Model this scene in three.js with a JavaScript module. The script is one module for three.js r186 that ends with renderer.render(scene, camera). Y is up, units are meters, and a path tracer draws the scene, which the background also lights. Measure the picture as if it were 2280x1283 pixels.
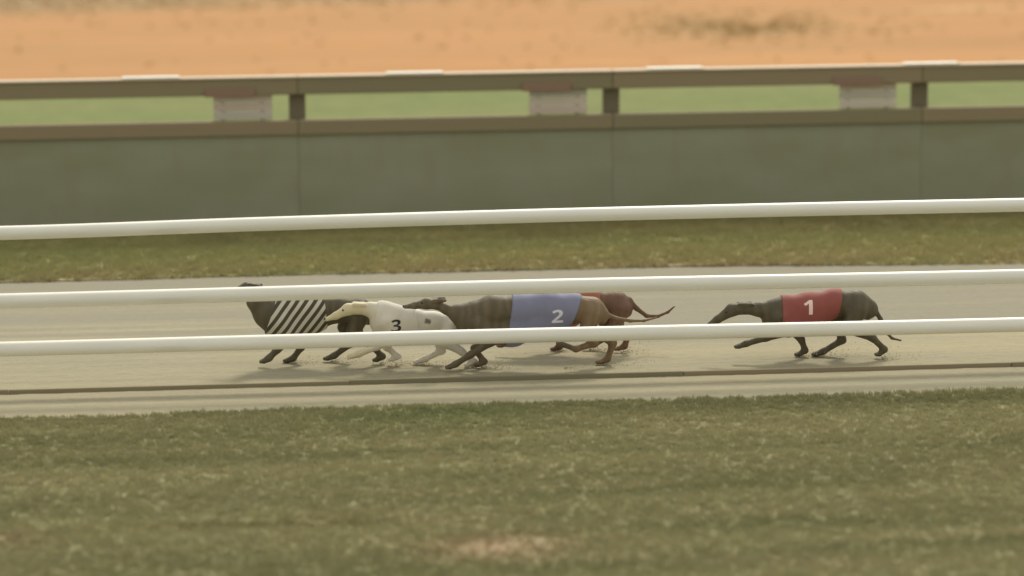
import * as THREE from 'three';
import { ImprovedNoise } from 'three/addons/math/ImprovedNoise.js';
import { mergeGeometries, mergeVertices } from 'three/addons/utils/BufferGeometryUtils.js';
import { RoundedBoxGeometry } from 'three/addons/geometries/RoundedBoxGeometry.js';

// ---------------------------------------------------------------- camera, sky, sun, exposure
const scene = new THREE.Scene();
const camera = new THREE.PerspectiveCamera(9.043, 2280 / 1283, 0.5, 900);
camera.position.set(0, 4.95, 0);
{
  const yaw = THREE.MathUtils.degToRad(6), pitch = THREE.MathUtils.degToRad(-9.5);
  camera.lookAt(Math.sin(yaw) * Math.cos(pitch), 4.95 + Math.sin(pitch), -Math.cos(yaw) * Math.cos(pitch));
  camera.rotateZ(THREE.MathUtils.degToRad(-0.41));
}
camera.focus = 26.6;
camera.userData.fStop = 0.75;

const renderer = new THREE.WebGLRenderer({ antialias: true });
renderer.toneMapping = THREE.LinearToneMapping;
renderer.toneMappingExposure = 1.04;
renderer.shadowMap.enabled = true;

const SUN = new THREE.Vector3(0.20, 0.75, -0.76).normalize();   // high, beyond the far fence: the dogs and the fence are seen against the light
{
  const w = 512, h = 256, a = new Float32Array(w * h * 4), d = new THREE.Vector3();
  for (let j = 0; j < h; j++) for (let i = 0; i < w; i++) {
    const th = ((j + 0.5) / h - 0.5) * Math.PI, ph = ((i + 0.5) / w - 0.5) * 2 * Math.PI;
    d.set(Math.cos(th) * Math.cos(ph), Math.sin(th), Math.cos(th) * Math.sin(ph));
    const up = Math.max(d.y, 0), hz = Math.pow(1 - up, 3), c = Math.max(d.dot(SUN), 0);
    const glow = 0.35 * Math.pow(c, 6) + 0.9 * Math.pow(c, 60);      // thin high cloud lit round the sun
    const k = (j * w + i) * 4;
    a[k] = 0.74 + 0.09 * hz + glow; a[k + 1] = 0.74 + 0.06 * hz + glow * 0.95; a[k + 2] = 0.72 - 0.08 * hz + glow * 0.8; a[k + 3] = 1;
  }
  const sky = new THREE.DataTexture(a, w, h, THREE.RGBAFormat, THREE.FloatType);
  sky.mapping = THREE.EquirectangularReflectionMapping; sky.magFilter = sky.minFilter = THREE.LinearFilter; sky.needsUpdate = true;
  scene.background = sky; scene.environment = sky;
}
const sun = new THREE.DirectionalLight(new THREE.Color(1, 0.93, 0.78), 2.2);
sun.position.copy(SUN).multiplyScalar(60).add(new THREE.Vector3(3, 0, -30));
sun.target.position.set(3, 0, -30); scene.add(sun, sun.target);
sun.castShadow = true; sun.shadow.radius = 20; sun.shadow.mapSize.set(4096, 4096);
Object.assign(sun.shadow.camera, { left: -30, right: 30, top: 30, bottom: -30, near: 1, far: 140 });

// ---------------------------------------------------------------- helpers
let seed = 20240611;
const rnd = () => { seed = (seed * 1664525 + 1013904223) >>> 0; return seed / 4294967296; };
const rr = (a, b) => a + (b - a) * rnd();
const pn = new ImprovedNoise();
const noise = (x, y, z = 0) => pn.noise(x + 31.7, y + 17.3, z + 5.1);
const fbm = (x, y, z = 0, n = 4) => { let s = 0, a = 0.5, t = 0; for (let i = 0; i < n; i++) { s += a * noise(x, y, z + i * 7.7); t += a; a *= 0.5; x *= 2.03; y *= 2.03; } return s / t; };
const clamp = THREE.MathUtils.clamp, lerp = THREE.MathUtils.lerp, sst = THREE.MathUtils.smoothstep;
const mix3 = (a, b, t) => [lerp(a[0], b[0], t), lerp(a[1], b[1], t), lerp(a[2], b[2], t)];
const enc = v => 255 * (v <= 0.0031308 ? 12.92 * v : 1.055 * Math.pow(v, 1 / 2.4) - 0.055);
function colourMap(w, h, fn) {                // fn(u, v) -> linear rgb
  const a = new Uint8Array(w * h * 4);
  for (let j = 0; j < h; j++) for (let i = 0; i < w; i++) {
    const c = fn((i + 0.5) / w, (j + 0.5) / h), k = (j * w + i) * 4;
    a[k] = clamp(enc(clamp(c[0], 0, 1)), 0, 255); a[k + 1] = clamp(enc(clamp(c[1], 0, 1)), 0, 255); a[k + 2] = clamp(enc(clamp(c[2], 0, 1)), 0, 255); a[k + 3] = 255;
  }
  const t = new THREE.DataTexture(a, w, h); t.colorSpace = THREE.SRGBColorSpace; t.magFilter = THREE.LinearFilter; t.minFilter = THREE.LinearMipmapLinearFilter; t.generateMipmaps = true; t.anisotropy = 8; t.needsUpdate = true;
  return t;
}
function greyMap(w, h, fn) {
  const a = new Uint8Array(w * h * 4);
  for (let j = 0; j < h; j++) for (let i = 0; i < w; i++) { const v = clamp(fn((i + 0.5) / w, (j + 0.5) / h), 0, 1) * 255, k = (j * w + i) * 4; a[k] = a[k + 1] = a[k + 2] = v; a[k + 3] = 255; }
  const t = new THREE.DataTexture(a, w, h); t.wrapS = t.wrapT = THREE.RepeatWrapping; t.magFilter = THREE.LinearFilter; t.needsUpdate = true;
  return t;
}
const std = (rgb, o = {}) => new THREE.MeshStandardMaterial({ color: new THREE.Color().setRGB(...rgb), roughness: 0.9, ...o });
function put(name, geo, m, parent = scene) { const o = new THREE.Mesh(geo, m); o.name = name; o.castShadow = o.receiveShadow = true; parent.add(o); return o; }
function tag(o, label, category, group) { o.userData.label = label; o.userData.category = category; if (group) o.userData.group = group; return o; }
function thing(name, label, category, group) { const g = new THREE.Group(); g.name = name; scene.add(g); return tag(g, label, category, group); }
function setting(o, label, category) { o.userData.kind = 'structure'; return tag(o, label, category); }

// a sheet over x0..x1, z0..z1 (z0 the far edge): height fn, edge wobble fn, uv 0..1 over the given box
function sheet(x0, x1, z0, z1, nx, nz, hgt, far = () => 0, near = () => 0) {
  const p = [], uv = [], ix = [];
  for (let j = 0; j <= nz; j++) for (let i = 0; i <= nx; i++) {
    const x = lerp(x0, x1, i / nx), t = j / nz, z = lerp(z0 + far(x), z1 + near(x), t);
    p.push(x, hgt(x, z), z); uv.push((x - x0) / (x1 - x0), (z - z0) / (z1 - z0));
  }
  for (let j = 0; j < nz; j++) for (let i = 0; i < nx; i++) { const a = j * (nx + 1) + i, b = a + nx + 1; ix.push(a, b, a + 1, b, b + 1, a + 1); }
  const g = new THREE.BufferGeometry(); g.setAttribute('position', new THREE.Float32BufferAttribute(p, 3)); g.setAttribute('uv', new THREE.Float32BufferAttribute(uv, 2)); g.setIndex(ix); g.computeVertexNormals();
  return g;
}

// ---------------------------------------------------------------- the ground and its strips
const X0 = -12, X1 = 20;
setting(put('ground', sheet(-420, 420, -600, 240, 8, 8, () => -0.03), std([0.17, 0.155, 0.075])), 'dry grassy ground reaching to the horizon round the track', 'ground');

const edgeFar = x => 0.05 * noise(x * 0.35, 3) + 0.02 * noise(x * 2.1, 8) + 0.26 * sst(x, 4.2, 7.6);
const edgeNear = x => 0.035 * noise(x * 0.5, 13) + 0.018 * noise(x * 3.1, 18);
// raked sand: the drag leaves shallow ridges along the running direction
function sandRelief(x, z) {
  const r = 0.0032 * fbm(x * 0.22, z * 14, 1, 3) + 0.0026 * noise(x * 0.6, z * 5, 2) + 0.003 * noise(x * 7, z * 9, 4);
  const run = Math.exp(-Math.pow((z + 26.0) / 0.55, 2));           // trodden lane just inside the rail
  return 0.012 + r + run * 0.006 * noise(x * 11, z * 12, 9);
}
function sandColour(x, z) {
  const s = fbm(x * 0.16, z * 5.5, 3, 4), p = fbm(x * 0.33, z * 0.9, 6, 3), g = noise(x * 26, z * 34, 2), q = noise(x * 9, z * 22, 12);
  let c = [0.345, 0.310, 0.200];
  c = mix3(c, [0.41, 0.355, 0.222], clamp(0.5 + 1.6 * p, 0, 1) * 0.6);
  c = mix3(c, [0.285, 0.265, 0.190], clamp(0.5 + 1.7 * s, 0, 1) * 0.5);
  const greyFar = clamp(0.5 + 3 * fbm(x * 0.12, z * 2.6, 14, 4) + 0.55 * (-z - 27.2), 0, 1);   // streaky greyer, darker tone, stronger towards the far edge
  c = mix3(c, [0.265, 0.245, 0.185], greyFar * 0.75);
  const k = 1 + 0.07 * g + 0.06 * q;
  return [c[0] * k, c[1] * k, c[2] * k];
}
const SZ0 = -30.3, SZ1 = -24.45;
const sandFine = greyMap(512, 512, (u, v) => 0.5 + 0.5 * noise(u * 40, v * 40, 1) + 0.35 * noise(u * 90, v * 90, 2));
sandFine.repeat.set(32, 6);
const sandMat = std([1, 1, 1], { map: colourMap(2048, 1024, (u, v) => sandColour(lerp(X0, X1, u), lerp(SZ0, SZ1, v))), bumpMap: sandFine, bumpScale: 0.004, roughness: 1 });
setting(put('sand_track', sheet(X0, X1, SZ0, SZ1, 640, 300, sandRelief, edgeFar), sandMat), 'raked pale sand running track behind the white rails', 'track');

function lawnTone(x, z) {                    // dry olive turf with paler, greener and bare patches drawn out along the mowing
  const a = fbm(x * 0.16, z * 1.5, 21, 4), b = fbm(x * 0.5, z * 3.2, 25, 3);
  let c = [0.345, 0.325, 0.172];
  c = mix3(c, [0.262, 0.256, 0.128], clamp(0.5 + 2.4 * a, 0, 1));
  c = mix3(c, [0.40, 0.352, 0.20], clamp(1.6 * b, 0, 1) * 0.7);
  const el = (cx, cz, rx, rz) => Math.exp(-Math.pow((x - cx) / rx, 2) - Math.pow((z - cz) / rz, 2));
  c = mix3(c, [0.215, 0.26, 0.105], clamp(0.5 * el(2.05, -24.2, 0.7, 0.3), 0, 1));
  c = mix3(c, [0.43, 0.38, 0.22], clamp(0.8 * el(1.8, -21.05, 0.4, 0.10), 0, 1));
  c = mix3(c, [0.37, 0.255, 0.15], clamp(0.75 * el(2.05, -20.35, 0.42, 0.30), 0, 1));
  c = mix3(c, [0.24, 0.21, 0.095], clamp(0.7 * el(0.85, -21.05, 0.9, 0.10), 0, 1));
  c = mix3(c, [0.34, 0.255, 0.145], 0.5 * el(-0.75, -20.9, 0.25, 0.2));
  return c;
}
const bareness = (x, z) => Math.exp(-Math.pow((x - 2.05) / 0.34, 2) - Math.pow((z + 20.35) / 0.22, 2));
const lawnY = (x, z) => 0.018 + 0.012 * noise(x * 0.8, z * 0.8, 40) + 0.006 * noise(x * 4, z * 4, 41);
const LZ0 = -24.5, LZ1 = -15;
const lawnMat = std([1, 1, 1], { map: colourMap(1024, 512, (u, v) => { const x = lerp(X0, X1, u), z = lerp(LZ0, LZ1, v), k = 0.90 + 0.16 * noise(x * 14, z * 18, 2); return lawnTone(x, z).map(q => q * k); }), roughness: 1 });
setting(put('lawn', sheet(X0, X1, LZ0, LZ1, 200, 80, lawnY, edgeNear), lawnMat), 'dry olive infield lawn in front of the white rails', 'lawn');

const VZ0 = -33.9, VZ1 = -30.24;
const vergeTone = (x, z) => { const a = fbm(x * 0.14, z * 1.2, 51, 4); return mix3(mix3([0.36, 0.325, 0.15], [0.30, 0.30, 0.13], clamp(0.5 + 1.6 * a, 0, 1)), [0.37, 0.30, 0.16], sst(z, -30.9, -30.3) * clamp(0.4 + noise(x * 0.7, z * 3, 55), 0, 1)); };
const vergeY = (x, z) => 0.02 + 0.012 * noise(x * 0.9, z * 1.1, 44);
setting(put('grass_verge', sheet(X0, X1, VZ0, VZ1, 200, 30, vergeY, () => 0, x => edgeFar(x)), std([1, 1, 1], { map: colourMap(1024, 256, (u, v) => vergeTone(lerp(X0, X1, u), lerp(VZ0, VZ1, v)).map(q => q * 0.97)), roughness: 1 })), 'strip of olive grass between the sand and the fence', 'verge');

const OZ0 = -44.9, OZ1 = -33.9, OX0 = -14, OX1 = 26;
const outTone = (x, z) => { const a = fbm(x * 0.2, z * 0.7, 61, 3); const k = 1 + 0.12 * noise(x * 3.1, z * 1.9, 66) + 0.1 * noise(x * 9, z * 6, 67); return mix3([0.160, 0.196, 0.054], [0.192, 0.208, 0.066], clamp(0.5 + 1.5 * a, 0, 1)).map(q => q * k); };
setting(put('outer_grass', sheet(OX0, OX1, OZ0, OZ1, 80, 30, (x, z) => 0.01 + 0.03 * noise(x * 0.5, z * 0.5, 62), x => 0.15 * noise(x * 0.6, 64)), std([1, 1, 1], { map: colourMap(1024, 512, (u, v) => outTone(lerp(OX0, OX1, u), lerp(OZ0, OZ1, v))), roughness: 1 })), 'bright green grass seen through the gap of the far fence', 'grass');

const DZ0 = -95, DZ1 = -44.7, DX0 = -30, DX1 = 50;
function dirtColour(x, z) {
  const a = fbm(x * 0.10, z * 0.45, 71, 4), b = fbm(x * 0.16, z * 1.2, 75, 3), g = noise(x * 2.2, z * 6, 77);
  let c = [0.46, 0.238, 0.09];
  c = mix3(c, [0.53, 0.268, 0.10], clamp(0.5 + 1.7 * a, 0, 1) * 0.8);
  c = mix3(c, [0.39, 0.23, 0.098], clamp(1.7 * b, 0, 1) * 0.75);
  const el = (cx, cz, rx, rz) => Math.exp(-Math.pow((x - cx) / rx, 2) - Math.pow((z - cz) / rz, 2));
  c = mix3(c, [0.37, 0.25, 0.108], clamp(0.9 * el(8.6, -51.2, 1.5, 1.5), 0, 1) * clamp(0.75 + 0.9 * noise(x * 1.2, z * 2, 79), 0, 1));
  c = mix3(c, [0.34, 0.25, 0.13], sst(-z, 54.5, 57) * clamp(0.75 - 0.09 * (x - 2) + 0.8 * noise(x * 0.5, z * 0.7, 80), 0, 1) * 0.8);
  c = mix3(c, [0.68, 0.43, 0.20], 0.8 * el(12.6, -53.6, 0.9, 0.22));
  const k = 1 + 0.06 * g;
  return c.map(q => q * k);
}
setting(put('dirt_gallop', sheet(DX0, DX1, DZ0, DZ1, 200, 160, (x, z) => 0.02 + 0.05 * fbm(x * 0.25, z * 0.6, 82, 3) + 0.02 * noise(x * 1.7, z * 2.2, 84), x => 0.2 * noise(x * 0.3, 85), x => 0.15 * noise(x * 0.6, 64)), std([1, 1, 1], { map: colourMap(1024, 1024, (u, v) => dirtColour(lerp(DX0, DX1, u), lerp(DZ0, DZ1, v))), roughness: 1 })), 'broad strip of orange earth beyond the far fence', 'earth');

// ---------------------------------------------------------------- grass blades
function tuftGeo(n, spread) {
  const p = [], s = { v: 7 }, r = () => { s.v = (s.v * 16807) % 2147483647; return s.v / 2147483647; };
  for (let i = 0; i < n; i++) {
    const a = r() * 6.283, d = Math.sqrt(r()) * spread, x = Math.cos(a) * d, z = Math.sin(a) * d, b = r() * 6.283, h = 0.6 + 0.4 * r(), w = 0.06 + 0.04 * r();
    const lx = (r() - 0.5) * 1.1, lz = (r() - 0.5) * 1.1, wx = Math.cos(b) * w, wz = Math.sin(b) * w;
    const A = [x - wx, 0, z - wz], B = [x + wx, 0, z + wz], C = [x + lx * 0.35 - wx * 0.7, h * 0.6, z + lz * 0.35 - wz * 0.7], D = [x + lx * 0.35 + wx * 0.7, h * 0.6, z + lz * 0.35 + wz * 0.7], T = [x + lx, h, z + lz];
    p.push(...A, ...B, ...D, ...A, ...D, ...C, ...C, ...D, ...T);
  }
  const g = new THREE.BufferGeometry(); g.setAttribute('position', new THREE.Float32BufferAttribute(p, 3)); g.computeVertexNormals();
  return g;
}
const tuft = tuftGeo(8, 0.8);
const bladeMat = new THREE.MeshPhysicalMaterial({ color: 0xffffff, roughness: 0.95, transmission: 0.45, thickness: 0, side: THREE.DoubleSide, specularIntensity: 0.2 });
function blades(name, label, n, spot, tone, size) {
  const m = new THREE.InstancedMesh(tuft, bladeMat, n), M = new THREE.Matrix4(), q = new THREE.Quaternion(), up = new THREE.Vector3(0, 1, 0), c = new THREE.Color();
  for (let i = 0; i < n; i++) {
    const [x, y, z, k = 1] = spot(), s = size * rr(0.7, 1.35) * k;
    M.compose(new THREE.Vector3(x, y - 0.004, z), q.setFromAxisAngle(up, rnd() * 6.283), new THREE.Vector3(s, s * rr(0.7, 1.2), s)); m.setMatrixAt(i, M);
    const t = tone(x, z), v = rr(0.9, 1.14); m.setColorAt(i, c.setRGB(t[0] * v * rr(0.94, 1.06), t[1] * v, t[2] * v * rr(0.9, 1.1)));
  }
  m.name = name; m.castShadow = m.receiveShadow = true; m.userData.kind = 'stuff'; tag(m, label, 'grass'); scene.add(m);
  return m;
}
blades('lawn_grass', 'short dry grass blades of the infield lawn', 220000, () => {
  for (;;) { const z = rr(-24.53, -17), x = rr(-5.5, 10.5); if (rnd() < 0.85 * bareness(x, z)) continue; if (z < LZ0 + edgeNear(x) - 0.01) continue; return [x, lawnY(x, z), z]; }
}, lawnTone, 0.028);
blades('verge_grass', 'short olive grass blades of the verge by the fence', 48000, () => { const x = rr(-5.5, 13); const z = rr(-33.2, VZ1 + edgeFar(x) + 0.02); return [x, vergeY(x, z), z]; }, vergeTone, 0.04);
blades('dry_weeds', 'sparse dry weeds growing on the orange earth', 1600, () => {
  for (;;) { const z = rr(-60, -45.2), x = rr(-4, 18); const e = Math.exp(-Math.pow((x - 8.6) / 1.4, 2) - Math.pow((z + 51.2) / 1.4, 2)); if (rnd() < 0.01 + e + 0.5 * sst(-z, 54.5, 57) * clamp(0.7 - 0.09 * (x - 2), 0, 1)) return [x, 0.02 + 0.05 * fbm(x * 0.25, z * 0.6, 82, 3), z]; }
}, () => [0.36, 0.255, 0.115], 0.06);

// ---------------------------------------------------------------- the far fence
const FZ = -33.27;
{
  const f = thing('boundary_fence', 'long low grey green panelled fence with a slatted gap under its top beam', 'fence');
  const stain = (i) => colourMap(256, 128, (u, v) => { const a = fbm(u * 3 + i * 5, v * 2.2, 90 + i, 4), b = fbm(u * 14 + i * 3, v * 1.3, 95 + i, 3); return mix3(mix3([0.25, 0.256, 0.160], [0.285, 0.29, 0.20], clamp(0.5 + 1.5 * a, 0, 1)), [0.255, 0.227, 0.14], clamp(1.5 * b, 0, 1) * 0.5); });
  const pm = [0, 1, 2].map(i => std([1, 1, 1], { map: stain(i), roughness: 0.8 }));
  const grain = greyMap(256, 64, (u, v) => 0.5 + 0.5 * noise(u * 6, v * 30, 3));
  const bm = [[0.25, 0.207, 0.122], [0.233, 0.20, 0.116], [0.267, 0.212, 0.128]].map(c => std(c, { bumpMap: grain, bumpScale: 0.002, roughness: 0.85 }));
  const capM = std([0.62, 0.50, 0.36], { roughness: 0.6, bumpMap: grain, bumpScale: 0.001 });
  const glintM = std([0.86, 0.82, 0.72], { roughness: 0.35 });
  const postM = std([0.165, 0.14, 0.09], { roughness: 0.9 });
  const slatM = [[0.56, 0.47, 0.40], [0.60, 0.53, 0.45], [0.5, 0.47, 0.40]].map(c => std(c, { roughness: 0.7 }));
  const redM = std([0.26, 0.165, 0.115], { roughness: 0.8 });
  const P = 2.912, W = P - 0.002;
  const panelG = new RoundedBoxGeometry(W, 0.86, 0.04, 1, 0.002), beamLowG = new RoundedBoxGeometry(W, 0.138, 0.085, 2, 0.012), beamTopG = new RoundedBoxGeometry(W, 0.155, 0.09, 2, 0.012);
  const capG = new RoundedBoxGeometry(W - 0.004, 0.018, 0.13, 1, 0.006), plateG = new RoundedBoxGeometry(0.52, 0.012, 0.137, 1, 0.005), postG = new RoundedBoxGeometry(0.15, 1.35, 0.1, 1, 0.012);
  const slatG = new RoundedBoxGeometry(0.54, 0.071, 0.022, 1, 0.006), battenG = new RoundedBoxGeometry(0.04, 0.30, 0.02, 1, 0.004), redG = new RoundedBoxGeometry(0.46, 0.075, 0.022, 1, 0.006);
  for (let k = -4; k <= 5; k++) {
    const px = 1.53 + k * P, cx = px - P / 2, v = (k + 8) % 3;
    put('wall_panel', panelG, pm[v], f).position.set(cx, 0.40, FZ + rr(-0.003, 0.003));
    put('lower_beam', beamLowG, bm[v], f).position.set(cx, 0.900, FZ + 0.012 + rr(-0.002, 0.002));
    put('top_beam', beamTopG, bm[(v + 1) % 3], f).position.set(cx, 1.282, FZ + 0.01 + rr(-0.002, 0.002));
    put('cap_strip', capG, capM, f).position.set(cx, 1.369, FZ + 0.01);
    put('post', postG, postM, f).position.set(px, 0.675, FZ - 0.09);
    const louvre = put('batten', battenG, slatM[2], f); louvre.position.set(px - 0.32, 1.09, FZ - 0.06);
    const b2 = put('batten', battenG, slatM[2], f); b2.position.set(px - 0.68, 1.09, FZ - 0.06);
    for (let s = 0; s < 3; s++) put('slat', slatG, slatM[(s + v) % 3], f).position.set(px - 0.50, 1.012 + s * 0.078, FZ - 0.037);
    put('bracket_board', redG, redM, f).position.set(px - 0.62, 1.235, FZ + 0.068);
  }
  for (let k = -5; k <= 7; k++) put('glint_plate', plateG, glintM, f).position.set(0.195 + k * 2.414, 1.3845, FZ + 0.011);  // added plates: sun glints along the fence top, put into near-white colour
}

// ---------------------------------------------------------------- the white running rails and the edging board under them
const RZ = -25.39;
{
  const g = thing('running_rail', 'long white three bar running rail between the lawn and the sand', 'rail');
  const m = std([0.84, 0.82, 0.73], { roughness: 0.42, map: colourMap(1024, 64, (u, v) => { const k = 0.97 + 0.06 * fbm(u * 60, v * 3, 5, 3), d = clamp(2.2 * noise(u * 34, v * 2, 8) - 0.9, 0, 1) * 0.16; return [k - d, k - d * 1.05, k - d * 1.3]; }) });
  const jm = std([0.74, 0.72, 0.64], { roughness: 0.5 });
  const bars = [[[-9.5, 1.16], [-5, 1.185], [-0.923, 1.156], [0.9, 1.178], [2.672, 1.192], [4.5, 1.196], [6.372, 1.193], [10, 1.19], [14.5, 1.19]], [[-9.5, 0.68], [-5, 0.68], [-0.937, 0.674], [2.669, 0.684], [6.381, 0.672], [10, 0.68], [14.5, 0.68]], [[-9.5, 0.335], [-5, 0.335], [-0.948, 0.331], [2.666, 0.333], [6.387, 0.319], [10, 0.33], [14.5, 0.33]]];
  bars.forEach((pts, i) => {
    const c = new THREE.CatmullRomCurve3(pts.map(([x, y]) => new THREE.Vector3(x, y, RZ)));
    put('bar', new THREE.TubeGeometry(c, 160, i ? 0.0535 : 0.05, 20), m, g);
  });
  const postG = new THREE.CylinderGeometry(0.045, 0.05, 1.24, 18), capG = new THREE.SphereGeometry(0.047, 14, 8, 0, 6.283, 0, 1.571);
  for (const x of [-8.4, -2.6, 8.9, 13.6]) {
    const p = put('post', postG, jm, g); p.position.set(x, 0.60, RZ - 0.098);
    const c = put('cap', capG, jm, p); c.position.y = 0.62;
    for (const y of [1.185, 0.68, 0.333]) { const k = put('bracket', new THREE.TorusGeometry(0.062, 0.01, 8, 20), jm, g); k.rotation.y = Math.PI / 2; k.position.set(x, y, RZ); }
  }
}
{
  const g = thing('edging', 'thin dark timber edging board along the foot of the white rails', 'edging');
  const ms = [[0.23, 0.195, 0.12], [0.20, 0.175, 0.105], [0.25, 0.205, 0.13]].map(c => std(c, { roughness: 0.95 }));
  const bg = new RoundedBoxGeometry(2.398, 0.09, 0.03, 2, 0.006);
  for (let k = -3; k <= 6; k++) { const b = put('board', bg, ms[(k + 6) % 3], g); b.position.set(0.3 + k * 2.4, -0.002 + rr(-0.004, 0.004), RZ + 0.0 + rr(-0.005, 0.005)); b.rotation.y = rr(-0.002, 0.002); }
}

// ---------------------------------------------------------------- greyhounds
// joints: [along x, height, radius] in metres about each dog's own spot on the sand; the dogs run towards -x
function netMesh(field, lo, hi, cell) {       // naive surface nets on field < 0
  const n = [0, 1, 2].map(k => Math.ceil((hi[k] - lo[k]) / cell) + 1), [nx, ny, nz] = n, F = new Float32Array(nx * ny * nz), id = new Int32Array(nx * ny * nz).fill(-1);
  for (let k = 0, q = 0; k < nz; k++) for (let j = 0; j < ny; j++) for (let i = 0; i < nx; i++, q++) F[q] = field(lo[0] + i * cell, lo[1] + j * cell, lo[2] + k * cell);
  const p = [], ix = [], E = [[0, 1], [0, 2], [0, 4], [1, 3], [1, 5], [2, 3], [2, 6], [3, 7], [4, 5], [4, 6], [5, 7], [6, 7]], at = (i, j, k) => i + nx * (j + ny * k);
  for (let k = 0; k < nz - 1; k++) for (let j = 0; j < ny - 1; j++) for (let i = 0; i < nx - 1; i++) {
    const c = []; let neg = 0;
    for (let b = 0; b < 8; b++) { const v = F[at(i + (b & 1), j + (b >> 1 & 1), k + (b >> 2))]; c.push(v); if (v < 0) neg++; }
    if (!neg || neg === 8) continue;
    let x = 0, y = 0, z = 0, m = 0;
    for (const [a, b] of E) if (c[a] < 0 !== c[b] < 0) { const t = c[a] / (c[a] - c[b]); x += lerp(a & 1, b & 1, t); y += lerp(a >> 1 & 1, b >> 1 & 1, t); z += lerp(a >> 2, b >> 2, t); m++; }
    id[at(i, j, k)] = p.length / 3; p.push(lo[0] + (i + x / m) * cell, lo[1] + (j + y / m) * cell, lo[2] + (k + z / m) * cell);
  }
  const quad = (a, b, c, d, flip) => flip ? ix.push(a, b, c, a, c, d) : ix.push(a, c, b, a, d, c);
  for (let k = 1; k < nz - 1; k++) for (let j = 1; j < ny - 1; j++) for (let i = 1; i < nx - 1; i++) {
    const s = F[at(i, j, k)] < 0;
    if (s !== F[at(i + 1, j, k)] < 0) quad(id[at(i, j - 1, k - 1)], id[at(i, j, k - 1)], id[at(i, j, k)], id[at(i, j - 1, k)], s);
    if (s !== F[at(i, j + 1, k)] < 0) quad(id[at(i - 1, j, k - 1)], id[at(i - 1, j, k)], id[at(i, j, k)], id[at(i, j, k - 1)], s);
    if (s !== F[at(i, j, k + 1)] < 0) quad(id[at(i - 1, j - 1, k)], id[at(i, j - 1, k)], id[at(i, j, k)], id[at(i - 1, j, k)], s);
  }
  const g = new THREE.BufferGeometry(); g.setAttribute('position', new THREE.Float32BufferAttribute(p, 3)); g.setIndex(ix); g.computeVertexNormals();
  return g;
}
function bone(a, b, za, zb, k, wide = 1) { return { a: [a[0], a[1], za], r0: a[2], d: [b[0] - a[0], b[1] - a[1], zb - za], dr: b[2] - a[2], k, wide }; }
function bonesField(bones) {
  for (const b of bones) b.l2 = b.d[0] ** 2 + b.d[1] ** 2 + b.d[2] ** 2 || 1e-9;
  return (x, y, z) => {
    let s = 9;
    for (const b of bones) {
      const px = x - b.a[0], py = y - b.a[1], pz = (z - b.a[2]) / b.wide;
      let t = (px * b.d[0] + py * b.d[1] + pz * b.d[2]) / b.l2; t = t < 0 ? 0 : t > 1 ? 1 : t;
      const ex = px - t * b.d[0], ey = py - t * b.d[1], ez = pz - t * b.d[2], d = Math.sqrt(ex * ex + ey * ey + ez * ez) - b.r0 - t * b.dr;
      if (d - s > b.k) continue;
      if (s - d > b.k) { s = d; continue; }
      const h = 0.5 + 0.5 * (s - d) / b.k; s = s * (1 - h) + d * h - b.k * h * (1 - h);
    }
    return s;
  };
}
function paintJacket(kind, s) {               // cloth print over the jacket's own side view, 0.6 x 0.5 m
  const W = 1024, H = 854, cv = document.createElement('canvas'); cv.width = W; cv.height = H;
  const g = cv.getContext('2d'), px = v => v / 0.6 * W;
  g.fillStyle = kind.ground; g.fillRect(0, 0, W, H);
  if (kind.stripe) { g.fillStyle = kind.stripe; g.save(); g.translate(W / 2, H / 2); g.transform(1, 0, -0.75, 1, 0, 0); for (let x = -1200; x < 1200; x += 112) g.fillRect(x, -H, 56, 2 * H); g.restore(); }
  if (kind.numeral) {
    const [nx, ny, nh] = s.num, cx = px(nx - s.jx), cy = H - (ny - s.jy) / 0.5 * H;
    g.save(); g.translate(cx, cy); g.scale(1.25, 1); g.fillStyle = kind.ink; g.textAlign = 'center'; g.textBaseline = 'middle'; g.font = `bold ${Math.round(px(nh) * 1.25)}px sans-serif`; g.fillText(kind.numeral, 0, 0); g.restore();
  }
  const t = new THREE.CanvasTexture(cv); t.colorSpace = THREE.SRGBColorSpace; t.magFilter = THREE.LinearFilter;
  return t;
}
const weave = greyMap(128, 128, (u, v) => 0.5 + 0.25 * Math.sin(u * 200) + 0.25 * Math.sin(v * 200)); weave.repeat.set(4, 4);
const furBump = greyMap(256, 256, (u, v) => 0.5 + 0.5 * noise(u * 26, v * 60, 3)); furBump.repeat.set(2, 3);
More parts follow.
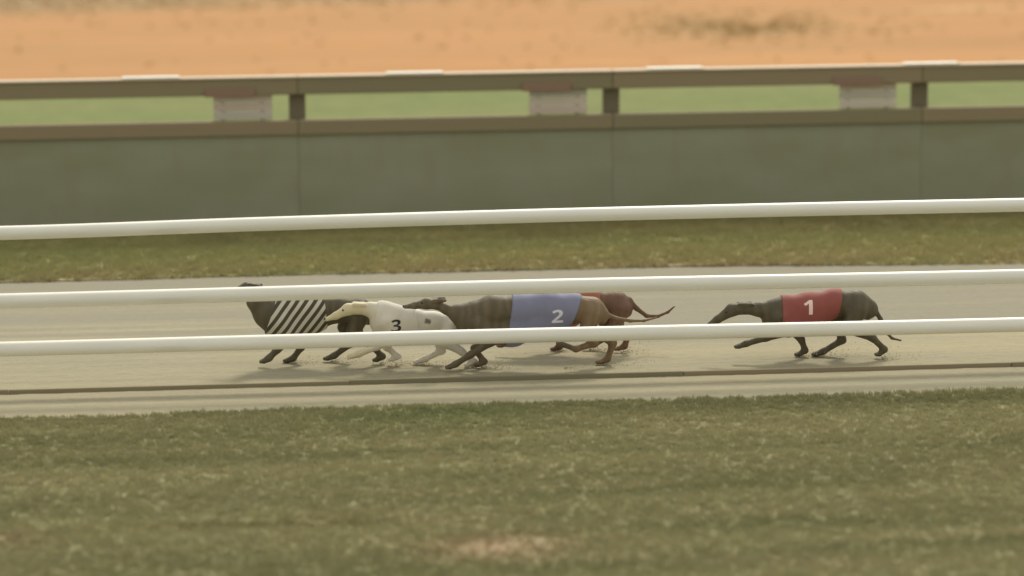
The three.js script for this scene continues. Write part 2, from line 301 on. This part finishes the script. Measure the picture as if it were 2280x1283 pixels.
function greyhound(s, kind, label) {
  const root = thing('greyhound', label, 'dog', 'racing greyhounds'); root.position.set(s.x, 0.012, s.z);
  // feet that bear weight come down onto the sand
  const low = Math.min(...['foreN', 'foreF', 'hindN', 'hindF'].map(l => s[l][4][1] - s[l][4][2]));
  for (const l of ['foreN', 'foreF', 'hindN', 'hindF']) { const q = s[l], d = l === kind.lifted ? 0 : low; q[2][1] -= d * 0.45; q[3][1] -= d * 0.9; q[4][1] -= d; }
  const B = [], T = [], chain = (pts, z, k, wide, list = B) => { for (let i = 0; i + 1 < pts.length; i++) list.push(bone(pts[i], pts[i + 1], z[i] ?? z[0], z[i + 1] ?? z[0], k, wide)); };
  chain(s.spine, [0], 0.05, 0.95); chain(s.keel, [0], 0.06, 0.86);
  chain(s.spine, [0], 0.05, 0.95, T); chain(s.keel, [0], 0.06, 0.86, T);
  chain([s.neck[1], s.spine[0]], [0], 0.05, 0.9); chain([s.neck[1], s.keel[0]], [0], 0.05, 0.9);
  chain([s.head[3], s.neck[0], s.neck[1]], [0], 0.03, 0.85);
  chain([s.head[3], s.head[2]], [0], 0.02, 0.9); chain([s.head[2], s.head[1], s.head[0]], [0], 0.018, 0.85);
  for (const d of [1, -1]) {
    const z = 0.072 * d, F = d > 0 ? s.foreN : s.foreF, Hn = d > 0 ? s.hindN : s.hindF;
    chain(F, [0.055 * d, z, z, z, z], 0.022); chain(Hn, [0.05 * d, z * 1.05, z, z, z], 0.024);
    for (const L of [F, Hn]) for (const o of [-0.011, 0.011]) B.push(bone([L[4][0], L[4][1], L[4][2] * 0.8], [L[4][0] - 0.026, L[4][1] - L[4][2] * 0.2, L[4][2] * 0.62], z + o, z + o * 1.3, 0.008));
    chain(s.ear, [0.034 * d, 0.042 * d], 0.01, 0.7);
  }
  chain(s.tail, [0], 0.012);
  B.push(bone(s.spine[s.spine.length - 1], s.tail[0], 0, 0, 0.02));
  const field = bonesField(B), all = B.flatMap(b => [[b.a[0], b.a[1], b.r0], [b.a[0] + b.d[0], b.a[1] + b.d[1], b.r0 + b.dr]]);
  const lo = [Math.min(...all.map(p => p[0] - p[2])) - 0.03, Math.min(...all.map(p => p[1] - p[2])) - 0.03, -0.19], hi = [Math.max(...all.map(p => p[0] + p[2])) + 0.03, Math.max(...all.map(p => p[1] + p[2])) + 0.03, 0.19];
  const body = netMesh(field, lo, hi, 0.0085), P = body.attributes.position, col = [], uv = [];
  for (let i = 0; i < P.count; i++) {
    const x = P.getX(i), y = P.getY(i), z = P.getZ(i), c = kind.coat(x - s.x0, y, z, s); col.push(...c); uv.push(x, y);
  }
  body.setAttribute('color', new THREE.Float32BufferAttribute(col, 3)); body.setAttribute('uv', new THREE.Float32BufferAttribute(uv, 2));
  put('body', body, new THREE.MeshPhysicalMaterial({ vertexColors: true, roughness: 0.62, sheen: 0.25, sheenRoughness: 0.5, sheenColor: new THREE.Color(0.5, 0.45, 0.36), bumpMap: furBump, bumpScale: 0.002 }), root);
  // jacket: the trunk's own shape, a cloth's thickness out, cut off at collar and loin
  const trunk = bonesField([...T, ...[['foreN', 1], ['foreF', -1]].map(([l, d]) => bone(s[l][0], [lerp(s[l][0][0], s[l][1][0], 0.75), lerp(s[l][0][1], s[l][1][1], 0.75), s[l][1][2] * 1.15], 0.055 * d, 0.068 * d, 0.03)), bone(s.neck[1], s.spine[0], 0, 0, 0.05, 0.9), bone(s.neck[1], s.keel[0], 0, 0, 0.05, 0.9)]), [j0, j1] = s.jacket;
  const ym = s.spine[1][1];
  const wrap = (x, y, z) => Math.max(Math.min(trunk(x, y, z), field(x, y, z) + 0.012) - 0.010 - 0.0025 * noise(x * 22, y * 14, z * 14), j0 + (ym - y) * kind.slant[0] - x, x - j1 - (ym - y) * kind.slant[1]);
  const jg = netMesh(wrap, [j0 - 0.1, lo[1], -0.19], [j1 + 0.1, hi[1], 0.19], 0.0075), J = jg.attributes.position, juv = [];
  s.jx = (j0 + j1) / 2 - 0.3; s.jy = ym - 0.25;
  for (let i = 0; i < J.count; i++) juv.push((J.getX(i) - s.jx) / 0.6, (J.getY(i) - s.jy) / 0.5);
  jg.setAttribute('uv', new THREE.Float32BufferAttribute(juv, 2));
  const jk = put('jacket', jg, new THREE.MeshPhysicalMaterial({ map: paintJacket(kind, s), roughness: 0.75, sheen: 0.2, sheenColor: new THREE.Color(0.6, 0.6, 0.6), bumpMap: weave, bumpScale: 0.0006 }), root);
  jk.userData.label = kind.jacketLabel;
  // face
  const eyeG = new THREE.SphereGeometry(0.0085, 12, 8), eyeM = std([0.02, 0.013, 0.008], { roughness: 0.1 }), h2 = s.head[2], h1 = s.head[1];
  for (const d of [1, -1]) put('eye', eyeG, eyeM, root).position.set(lerp(h2[0], h1[0], 0.42), lerp(h2[1], h1[1], 0.42) + h2[2] * 0.42, d * h2[2] * 0.6);
  put('nose', new THREE.SphereGeometry(s.head[0][2] * 0.62, 12, 8), std([0.03, 0.025, 0.022], { roughness: 0.4 }), root).position.set(s.head[0][0] - s.head[0][2] * 0.7, s.head[0][1] + s.head[0][2] * 0.25, 0);
  return root;
}
const brindle = (a, b, f) => (x, y, z) => { const n = Math.sin(x * 95 + 6 * fbm(x * 5, y * 5, z * 5, 2)) * 0.5 + 0.5; return mix3(a, b, n * f * clamp(0.6 + fbm(x * 6, y * 6, z * 6, 2), 0, 1)); };
const black = brindle([0.075, 0.062, 0.034], [0.115, 0.092, 0.05], 0.8), darkBrown = brindle([0.10, 0.08, 0.046], [0.17, 0.128, 0.072], 0.8), redBrown = brindle([0.135, 0.068, 0.036], [0.185, 0.102, 0.054], 0.7);
const fawn = brindle([0.17, 0.112, 0.058], [0.24, 0.165, 0.085], 0.8);
function pied(x, y, z, s) {                    // white coat, cream head and neck, a grey patch on the flank
  const c = mix3([0.62, 0.58, 0.49], [0.60, 0.53, 0.34], 1 - sst(x, s.jacket[0] - 0.12, s.jacket[0] + 0.04));
  const d = Math.hypot(x - s.patch[0], (y - s.patch[1]) * 1.2) + 0.012 * noise(x * 40, y * 40, 3);
  return mix3(c, [0.16, 0.14, 0.11], z > 0 ? 1 - sst(d, 0.016, 0.03) : 0);
}
const twoTone = (x, y, z, s) => { const t = sst(x + 0.03 * noise(x * 12, y * 12, 4), s.jacket[1] - 0.08, s.jacket[1] + 0.02); return mix3(darkBrown(x, y, z), fawn(x, y, z), t); };
const DOGS = {
  trap1: { x: 4.837, z: -25.9,
    head: [[-0.689, 0.259, 0.016], [-0.609, 0.307, 0.028], [-0.5, 0.377, 0.046], [-0.417, 0.389, 0.044]],
    neck: [[-0.301, 0.376, 0.049], [-0.184, 0.363, 0.072]],
    spine: [[-0.118, 0.378, 0.079], [0.066, 0.386, 0.089], [0.266, 0.411, 0.086], [0.416, 0.401, 0.092], [0.507, 0.359, 0.076]],
    keel: [[-0.194, 0.303, 0.072], [-0.084, 0.273, 0.086], [0.083, 0.303, 0.076], [0.239, 0.365, 0.049]],
    foreN: [[-0.151, 0.322, 0.063], [-0.1, 0.22, 0.036], [-0.26, 0.178, 0.026], [-0.406, 0.138, 0.021], [-0.459, 0.12, 0.02]],
    foreF: [[-0.144, 0.322, 0.063], [-0.077, 0.227, 0.036], [0.027, 0.134, 0.025], [0.058, 0.049, 0.021], [0.014, 0.023, 0.02]],
    hindN: [[0.42, 0.367, 0.082], [0.354, 0.242, 0.053], [0.529, 0.157, 0.026], [0.62, 0.068, 0.021], [0.583, 0.035, 0.02]],
    hindF: [[0.413, 0.368, 0.082], [0.294, 0.25, 0.049], [0.335, 0.119, 0.026], [0.195, 0.039, 0.021], [0.141, 0.02, 0.02]],
    tail: [[0.553, 0.364, 0.02], [0.604, 0.282, 0.016], [0.629, 0.201, 0.013], [0.69, 0.136, 0.01], [0.757, 0.118, 0.008]],
    ear: [[-0.447, 0.419, 0.016], [-0.354, 0.417, 0.013]],
    jacket: [-0.141, 0.286],
    num: [0.056, 0.397, 0.118] },
  trap2: { x: 2.842, z: -25.82,
    head: [[-0.904, 0.475, 0.015], [-0.833, 0.483, 0.024], [-0.748, 0.494, 0.039], [-0.677, 0.489, 0.036]],
    neck: [[-0.609, 0.448, 0.031], [-0.515, 0.413, 0.059]],
    spine: [[-0.407, 0.413, 0.081], [-0.27, 0.436, 0.101], [-0.097, 0.435, 0.091], [0.116, 0.446, 0.098], [0.328, 0.434, 0.088], [0.453, 0.414, 0.088], [0.519, 0.376, 0.059]],
    keel: [[-0.45, 0.332, 0.072], [-0.311, 0.279, 0.094], [-0.131, 0.274, 0.091], [0.066, 0.315, 0.078], [0.289, 0.369, 0.052]],
    foreN: [[-0.385, 0.347, 0.065], [-0.295, 0.219, 0.036], [-0.439, 0.15, 0.024], [-0.55, 0.107, 0.021], [-0.59, 0.095, 0.02]],
    foreF: [[-0.379, 0.347, 0.065], [-0.275, 0.225, 0.036], [-0.4, 0.169, 0.024], [-0.328, 0.094, 0.021], [-0.368, 0.079, 0.02]],
    hindN: [[0.446, 0.391, 0.078], [0.4, 0.274, 0.049], [0.465, 0.186, 0.026], [0.327, 0.146, 0.021], [0.222, 0.185, 0.02]],
    hindF: [[0.453, 0.391, 0.078], [0.433, 0.279, 0.046], [0.617, 0.182, 0.026], [0.577, 0.09, 0.021], [0.524, 0.075, 0.02]],
    tail: [[0.542, 0.389, 0.02], [0.63, 0.35, 0.016], [0.735, 0.331, 0.013], [0.834, 0.329, 0.01], [0.926, 0.349, 0.008]],
    ear: [[-0.703, 0.516, 0.016], [-0.621, 0.521, 0.015]],
    jacket: [-0.143, 0.341],
    num: [0.191, 0.391, 0.111] },
  trap5: { x: 3.174, z: -26.4,
    head: [[-0.648, 0.273, 0.017], [-0.578, 0.295, 0.027], [-0.494, 0.32, 0.04], [-0.427, 0.325, 0.04]],
    neck: [[-0.367, 0.327, 0.05], [-0.3, 0.332, 0.067]],
    spine: [[-0.207, 0.36, 0.087], [-0.016, 0.379, 0.09], [0.202, 0.373, 0.083], [0.377, 0.355, 0.09], [0.43, 0.32, 0.07]],
    keel: [[-0.267, 0.267, 0.067], [-0.174, 0.231, 0.083], [-0.006, 0.26, 0.073], [0.175, 0.323, 0.05]],
    foreN: [[-0.234, 0.286, 0.06], [-0.181, 0.177, 0.033], [-0.308, 0.133, 0.023], [-0.442, 0.096, 0.02], [-0.489, 0.08, 0.018]],
    foreF: [[-0.227, 0.286, 0.06], [-0.161, 0.176, 0.033], [-0.061, 0.106, 0.023], [-0.034, 0.017, 0.02], [-0.075, -0.002, 0.018]],
    hindN: [[0.397, 0.324, 0.073], [0.363, 0.203, 0.047], [0.457, 0.126, 0.025], [0.43, 0.032, 0.02], [0.383, 0.013, 0.018]],
    hindF: [[0.39, 0.324, 0.073], [0.302, 0.212, 0.047], [0.342, 0.102, 0.025], [0.221, 0.024, 0.02], [0.167, 0.009, 0.018]],
    tail: [[0.471, 0.383, 0.023], [0.531, 0.318, 0.018], [0.605, 0.261, 0.015], [0.689, 0.256, 0.012], [0.764, 0.285, 0.01], [0.814, 0.327, 0.007]],
    ear: [[-0.461, 0.356, 0.015], [-0.387, 0.354, 0.013]],
    jacket: [-0.127, 0.249] },
  trap3: { x: 1.877, z: -26.0,
    head: [[-0.498, 0.366, 0.016], [-0.429, 0.391, 0.026], [-0.341, 0.435, 0.042], [-0.275, 0.443, 0.042]],
    neck: [[-0.178, 0.431, 0.049], [-0.096, 0.402, 0.069]],
    spine: [[-0.031, 0.381, 0.072], [0.132, 0.347, 0.072], [0.279, 0.326, 0.069], [0.41, 0.303, 0.072], [0.478, 0.268, 0.059]],
    keel: [[-0.104, 0.333, 0.069], [0.0, 0.29, 0.082], [0.147, 0.286, 0.065], [0.282, 0.303, 0.046]],
    foreN: [[-0.058, 0.345, 0.062], [-0.01, 0.231, 0.036], [-0.139, 0.168, 0.024], [-0.27, 0.118, 0.021], [-0.319, 0.103, 0.02]],
    foreF: [[-0.051, 0.345, 0.062], [0.006, 0.237, 0.036], [-0.061, 0.139, 0.024], [0.024, 0.071, 0.021], [-0.016, 0.052, 0.02]],
    hindN: [[0.413, 0.283, 0.069], [0.359, 0.195, 0.049], [0.477, 0.118, 0.026], [0.568, 0.046, 0.021], [0.529, 0.024, 0.02]],
    hindF: [[0.406, 0.283, 0.069], [0.307, 0.203, 0.046], [0.345, 0.102, 0.026], [0.22, 0.045, 0.021], [0.167, 0.03, 0.02]],
    tail: [[0.514, 0.26, 0.02], [0.583, 0.215, 0.016], [0.662, 0.173, 0.013], [0.741, 0.175, 0.01], [0.8, 0.203, 0.008]],
    ear: [[-0.298, 0.473, 0.016], [-0.219, 0.471, 0.013]],
    jacket: [-0.155, 0.159],
    num: [0.001, 0.323, 0.098] },
  trap6: { x: 1.169, z: -26.2,
    head: [[-0.518, 0.526, 0.016], [-0.446, 0.547, 0.03], [-0.354, 0.571, 0.048], [-0.289, 0.563, 0.046]],
    neck: [[-0.277, 0.48, 0.079], [-0.207, 0.385, 0.095]],
    spine: [[-0.056, 0.421, 0.095], [0.134, 0.416, 0.092], [0.314, 0.405, 0.082], [0.461, 0.388, 0.085], [0.533, 0.353, 0.066]],
    keel: [[-0.136, 0.317, 0.098], [-0.025, 0.3, 0.089], [0.132, 0.33, 0.075], [0.29, 0.366, 0.049]],
    foreN: [[-0.097, 0.339, 0.066], [-0.04, 0.214, 0.036], [-0.146, 0.144, 0.025], [-0.206, 0.099, 0.023], [-0.242, 0.083, 0.021]],
    foreF: [[-0.09, 0.339, 0.066], [-0.02, 0.22, 0.036], [0.037, 0.132, 0.025], [-0.023, 0.067, 0.021], [-0.066, 0.055, 0.02]],
    hindN: [[0.461, 0.361, 0.075], [0.413, 0.249, 0.049], [0.531, 0.166, 0.026], [0.622, 0.09, 0.021], [0.582, 0.071, 0.02]],
    hindF: [[0.455, 0.361, 0.075], [0.354, 0.257, 0.046], [0.399, 0.149, 0.026], [0.279, 0.079, 0.021], [0.23, 0.064, 0.02]],
    tail: [[0.566, 0.352, 0.02], [0.664, 0.296, 0.016], [0.782, 0.253, 0.013], [0.888, 0.25, 0.01], [0.954, 0.275, 0.008]],
    ear: [[-0.334, 0.604, 0.016], [-0.252, 0.589, 0.015]],
    jacket: [-0.174, 0.212] },
};
DOGS.trap3.patch = [0.232, DOGS.trap3.spine[2][1] + 0.02];
for (const k in DOGS) DOGS[k].x0 = 0;
greyhound(DOGS.trap6, { ground: '#45402f', stripe: '#c4bfb0', coat: black, slant: [-0.35, 0.1], lifted: '', jacketLabel: 'black and white striped racing jacket' }, 'leading greyhound with dark head held high, in a black and white striped jacket');
greyhound(DOGS.trap3, { ground: '#cfc9ba', ink: '#2a2825', numeral: '3', coat: pied, slant: [-0.2, 0.15], lifted: 'foreN', jacketLabel: 'white racing jacket with a dark number 3' }, 'cream and white greyhound in a white jacket with a dark number 3');
greyhound(DOGS.trap2, { ground: '#7e8099', ink: '#d9d8e8', numeral: '2', coat: twoTone, slant: [-0.15, -0.35], lifted: 'hindN', jacketLabel: 'blue racing jacket with a white number 2' }, 'dark brown greyhound stretched out in a blue jacket with a white number 2');
greyhound(DOGS.trap5, { ground: '#9a5c4a', coat: redBrown, slant: [-0.1, 0], lifted: 'foreN', jacketLabel: 'orange red racing jacket' }, 'red brown greyhound with a curling tail, mostly hidden behind the blue jacketed dog');
greyhound(DOGS.trap1, { ground: '#8f4d46', ink: '#ecd0c8', numeral: '1', coat: black, slant: [-0.05, -0.2], lifted: 'foreN', jacketLabel: 'red racing jacket with a white number 1' }, 'black greyhound at the back of the pack in a red jacket numbered 1');

// ---------------------------------------------------------------- sand thrown up by the feet
{
  const g = new THREE.IcosahedronGeometry(1, 0), n = 2600, m = new THREE.InstancedMesh(g, std([0.40, 0.35, 0.24], { roughness: 1 }), n), M = new THREE.Matrix4(), q = new THREE.Quaternion();
  const feet = Object.values(DOGS).flatMap(s => ['foreF', 'hindN', 'hindF'].map(l => [s.x + s[l][4][0], s.z + (l.endsWith('N') ? 0.07 : -0.07)]));
  for (let i = 0; i < n; i++) {
    const [x, z] = feet[i % feet.length], t = Math.pow(rnd(), 2.2), s = rr(0.0012, 0.004);
    const px = x + 0.02 + t * rr(0.02, 0.45), pz = z + rr(-0.1, 0.1) * (0.4 + t), py = 0.014 + (rnd() < 0.55 ? 0 : t * rr(0, 0.12));
    M.compose(new THREE.Vector3(px, py, pz), q.setFromEuler(new THREE.Euler(rnd() * 6, rnd() * 6, 0)), new THREE.Vector3(s, s, s)); m.setMatrixAt(i, M);
  }
  m.name = 'sand_spray'; m.castShadow = m.receiveShadow = true; m.userData.kind = 'stuff'; tag(m, 'loose sand kicked up round the feet of the greyhounds', 'sand'); scene.add(m);
}

renderer.render(scene, camera);
